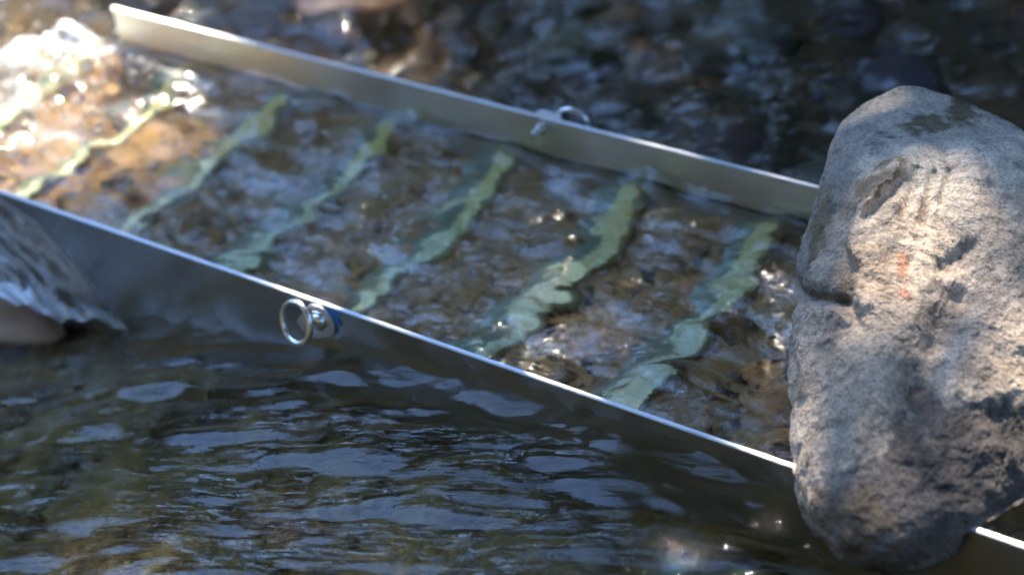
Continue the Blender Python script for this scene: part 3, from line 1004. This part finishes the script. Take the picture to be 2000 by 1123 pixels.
    mixc((0.42, 0.365, 0.31), np.exp(-(((ju - 1670) / 95) ** 2 + ((jv - 740) / 130) ** 2)), 0.6)
    # moss, rust and a darker grey notch
    def blob(uc, vc, su, sv, rot=0.0):
        c, s = math.cos(rot), math.sin(rot)
        a, b = (u - uc) * c + (v - vc) * s, -(u - uc) * s + (v - vc) * c
        q = (a / su) ** 2 + (b / sv) ** 2
        return smooth(1.5, 0.3, q + 0.7 * n2 + 1.1 * n4)
    mixc((0.085, 0.075, 0.035), blob(1815, 238, 75, 16, -0.12), 0.85)
    mixc((0.085, 0.075, 0.035), blob(1885, 212, 36, 17, 0.3), 0.85)
    mixc((0.15, 0.11, 0.055), blob(1705, 362, 75, 20, -0.75), 0.75)
    mixc((0.13, 0.10, 0.05), blob(1596, 440, 20, 80, 0.15), 0.7)
    mixc((0.40, 0.17, 0.11), blob(1765, 540, 15, 48, -0.1), 0.75)
    mixc((0.35, 0.26, 0.17), blob(1700, 520, 70, 50, 0.0), 0.4)
    mixc((0.10, 0.095, 0.09), blob(1600, 572, 45, 14, 0.1), 0.7)
    # soaked lower right
    line = np.interp(ju, [1540, 1600, 1640, 1700, 1760, 1800, 1850, 1990, 2140], [1010, 985, 950, 880, 800, 745, 770, 775, 720])
    wet = smooth(-16, 16, jv - line)
    wet2 = blob(1830, 650, 42, 150, 0.25) * 0.55
    wet = np.maximum(wet, wet2)
    col = col * (1 - 0.72 * wet)[:, None] * (1 + np.outer(wet, np.array([-0.02, 0.0, 0.10])))
    mixc((0.10, 0.072, 0.038), blob(1660, 1010, 90, 75, 0.5), 0.7)
    sp_w = smooth(0.35, 0.7, n2) * wet
    mixc((0.27, 0.26, 0.25), sp_w, 0.35)
    dirt = smooth(0.25, 0.6, n3 - 0.4 * n2)
    col = col * (1 - 0.25 * dirt)[:, None]
    nv = len(me.vertices)
    if nv > len(col):
        col = np.vstack([col, np.tile(col[-1], (nv - len(col), 1))]); wet = np.r_[wet, np.zeros(nv - len(wet))]
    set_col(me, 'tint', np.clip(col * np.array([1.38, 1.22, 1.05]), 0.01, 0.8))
    a = me.attributes.new('wet', 'FLOAT', 'POINT'); a.data.foreach_set('value', wet.astype(np.float32))
    for p in me.polygons: p.use_smooth = True
    return me
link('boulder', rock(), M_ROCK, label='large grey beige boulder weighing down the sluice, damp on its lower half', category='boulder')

# ------------------------------------------------------------------ splash by the near wall
def splash():
    """thick sheet of water that pours down beside the near wall"""
    ns, nt_ = 150, 110
    S = np.linspace(0, 1, ns); T = np.linspace(0, 1, nt_)
    SS, TT_ = np.meshgrid(S, T, indexing='ij')
    # right border of the sheet on the wall and its left border out of the picture, in photo pixels
    ru = np.interp(S, [0, 0.3, 0.6, 0.85, 1], [-30, 75, 150, 205, 250]); rv = np.interp(S, [0, 0.3, 0.6, 0.85, 1], [372, 440, 520, 600, 648])
    lu = np.interp(S, [0, 0.3, 0.6, 0.85, 1], [-220, -190, -150, -110, -80]); lv = np.interp(S, [0, 0.3, 0.6, 0.85, 1], [330, 420, 500, 545, 575])
    U = lu[:, None] + (ru - lu)[:, None] * TT_
    V = lv[:, None] + (rv - lv)[:, None] * TT_
    out = 0.055 * np.sin(np.pi * np.clip(TT_ * 0.52 + 0.48, 0, 1)) ** 0.7 * (0.55 + 0.45 * SS) * np.sin(np.pi * (0.25 + 0.75 * (1 - 0.35 * SS)))
    out = out * (1 - TT_ ** 4)
    fr = noise3(TT_ * 16, SS * 2.0, 0, 4)
    V = V + smooth(0.75, 1.0, SS) * (20 * noise3(TT_ * 9, SS * 1.5, 0, 4) + 7 * fr) * (1 - smooth(0.8, 1, TT_))
    y = -TH / 2 - 0.0012 - out + 0.0035 * noise3(SS * 5, TT_ * 14, 0, 2) * (1 - TT_ ** 3) + 0.0008 * noise3(SS * 12, TT_ * 30, 0, 3) * (1 - TT_ ** 3)
    y = np.minimum(y, -TH / 2 - 0.0006)
    d = np.stack([(U - 1000) / FPX, (561.5 - V) / FPX, np.ones_like(U)], -1) @ CR
    t = (y - CP[1]) / d[..., 1]
    P = CP + d * t[..., None]
    idx = np.arange(ns * nt_).reshape(ns, nt_)
    F = np.stack([idx[:-1, :-1], idx[1:, :-1], idx[1:, 1:], idx[:-1, 1:]], -1).reshape(-1, 4)
    V1 = P.reshape(-1, 3)
    V2 = V1 + np.array([0, 0.0016, 0.0])       # back of the sheet
    n = len(V1)
    Fb = F[:, ::-1] + n
    bnd = np.r_[idx[0, :], idx[1:, -1], idx[-1, -2::-1], idx[-2:0:-1, 0]]
    side = np.stack([bnd, np.roll(bnd, -1), np.roll(bnd, -1) + n, bnd + n], 1)
    me = mesh_np('splash_water', np.r_[V1, V2], np.r_[F, Fb, side])
    st = 0.36 + 0.55 * (1 - np.abs(noise3(SS * 4.5 + TT_ * 3, TT_ * 9 - SS * 3, 0, 12)) * 2.2) + 0.30 * smooth(0.82, 1.0, SS) + 0.25 * smooth(0.86, 0.98, TT_) + 0.25 * noise3(SS * 12, TT_ * 40, 0, 13)
    set_f(me, 'froth', np.r_[st.ravel(), st.ravel()])
    return me
link('splash_water', splash(), M_SPLASH, kind='structure')

def ico(sub=1):
    bm = bmesh.new(); bmesh.ops.create_icosphere(bm, subdivisions=sub, radius=1.0)
    V = np.array([v.co for v in bm.verts]); F = np.array([[v.index for v in f.verts] for f in bm.faces]); bm.free()
    return V, F
I1, I2 = ico(1), ico(2)

# froth where the stream enters the sluice, and along the splash
r = np.random.default_rng(8)
parts = []
for k in range(1500):
    x = -0.50 + r.normal() * 0.055
    y = r.uniform(0.01, 0.26)
    if x < -0.66 or x > -0.37 or r.random() > 0.35 + 0.65 * smooth(-0.35, 0.45, noise3(x * 30, y * 30, 0, 5)):
        continue
    z = float(sluice_z(np.array([x]), np.array([y]))[0]) if x > -0.54 else float(stream_z(np.array([x]), np.array([y]))[0])
    s = 0.0005 + 0.0022 * r.random() ** 4
    parts.append((I1[0] * s + np.array([x, y, z + s * 0.3 + (0.012 * r.random() ** 4)]), I1[1]))
for k in range(130):
    t = r.random()
    u = np.interp(t, [0, 0.3, 0.6, 1], [-60, 60, 130, 235]) + r.normal() * 16 - 12 * r.random()
    v = np.interp(t, [0, 0.3, 0.6, 1], [395, 460, 540, 640]) + r.normal() * 14
    if r.random() < 0.5:
        u = r.uniform(-40, 200); v = 560 + 0.33 * max(0, u - 20) + r.normal() * 10
    s = 0.0003 + 0.0006 * r.random() ** 3
    p = unp(u, v, 1, -0.022 - 0.03 * r.random() * (1 - t))
    parts.append((I1[0] * s + p, I1[1]))
V, Fc = join(parts)
link('froth', mesh_np('froth', V, Fc), M_FOAM, kind='stuff', label='white froth and spray where water rushes into the sluice', category='froth')

# beads of water on the near wall
drops = [(103, 445, 5), (127, 452, 5), (104, 432, 4), (160, 451, 5), (163, 508, 8), (195, 517, 10), (180, 535, 8), (181, 551, 8), (206, 553, 8), (145, 495, 8), (125, 470, 4),
         (170, 480, 5), (183, 492, 4), (225, 497, 5), (270, 515, 7), (297, 502, 3), (310, 580, 6), (263, 581, 5), (375, 543, 5), (449, 545, 6), (541, 577, 4), (921, 712, 6), (890, 705, 3), (65, 420, 5), (240, 470, 3)]
dv, df = I2
dme = mesh_np('water_drop', dv * np.array([1.0, 0.5, 1.15]), df)
dme.materials.append(M_DROP)
ORD = ('first second third fourth fifth sixth seventh eighth ninth tenth eleventh twelfth thirteenth fourteenth fifteenth sixteenth '
       'seventeenth eighteenth nineteenth twentieth twenty-first twenty-second twenty-third twenty-fourth twenty-fifth').split()
for (u, v, s), nth in zip(sorted(drops), ORD):
    p = unp(u, v, 1, yb)
    k = s / 2966 * 0.95
    o = bpy.data.objects.new('water_drop', dme)
    COL.objects.link(o)
    o.matrix_world = RT @ (Matrix.Translation(Vector(p)) @ Matrix.Diagonal((k, k, k, 1)))
    o['label'] = nth + ' clear water bead counted from the splash along the near sluice wall'
    o['category'] = 'water drop'
    o['group'] = 'water beads on the near wall'
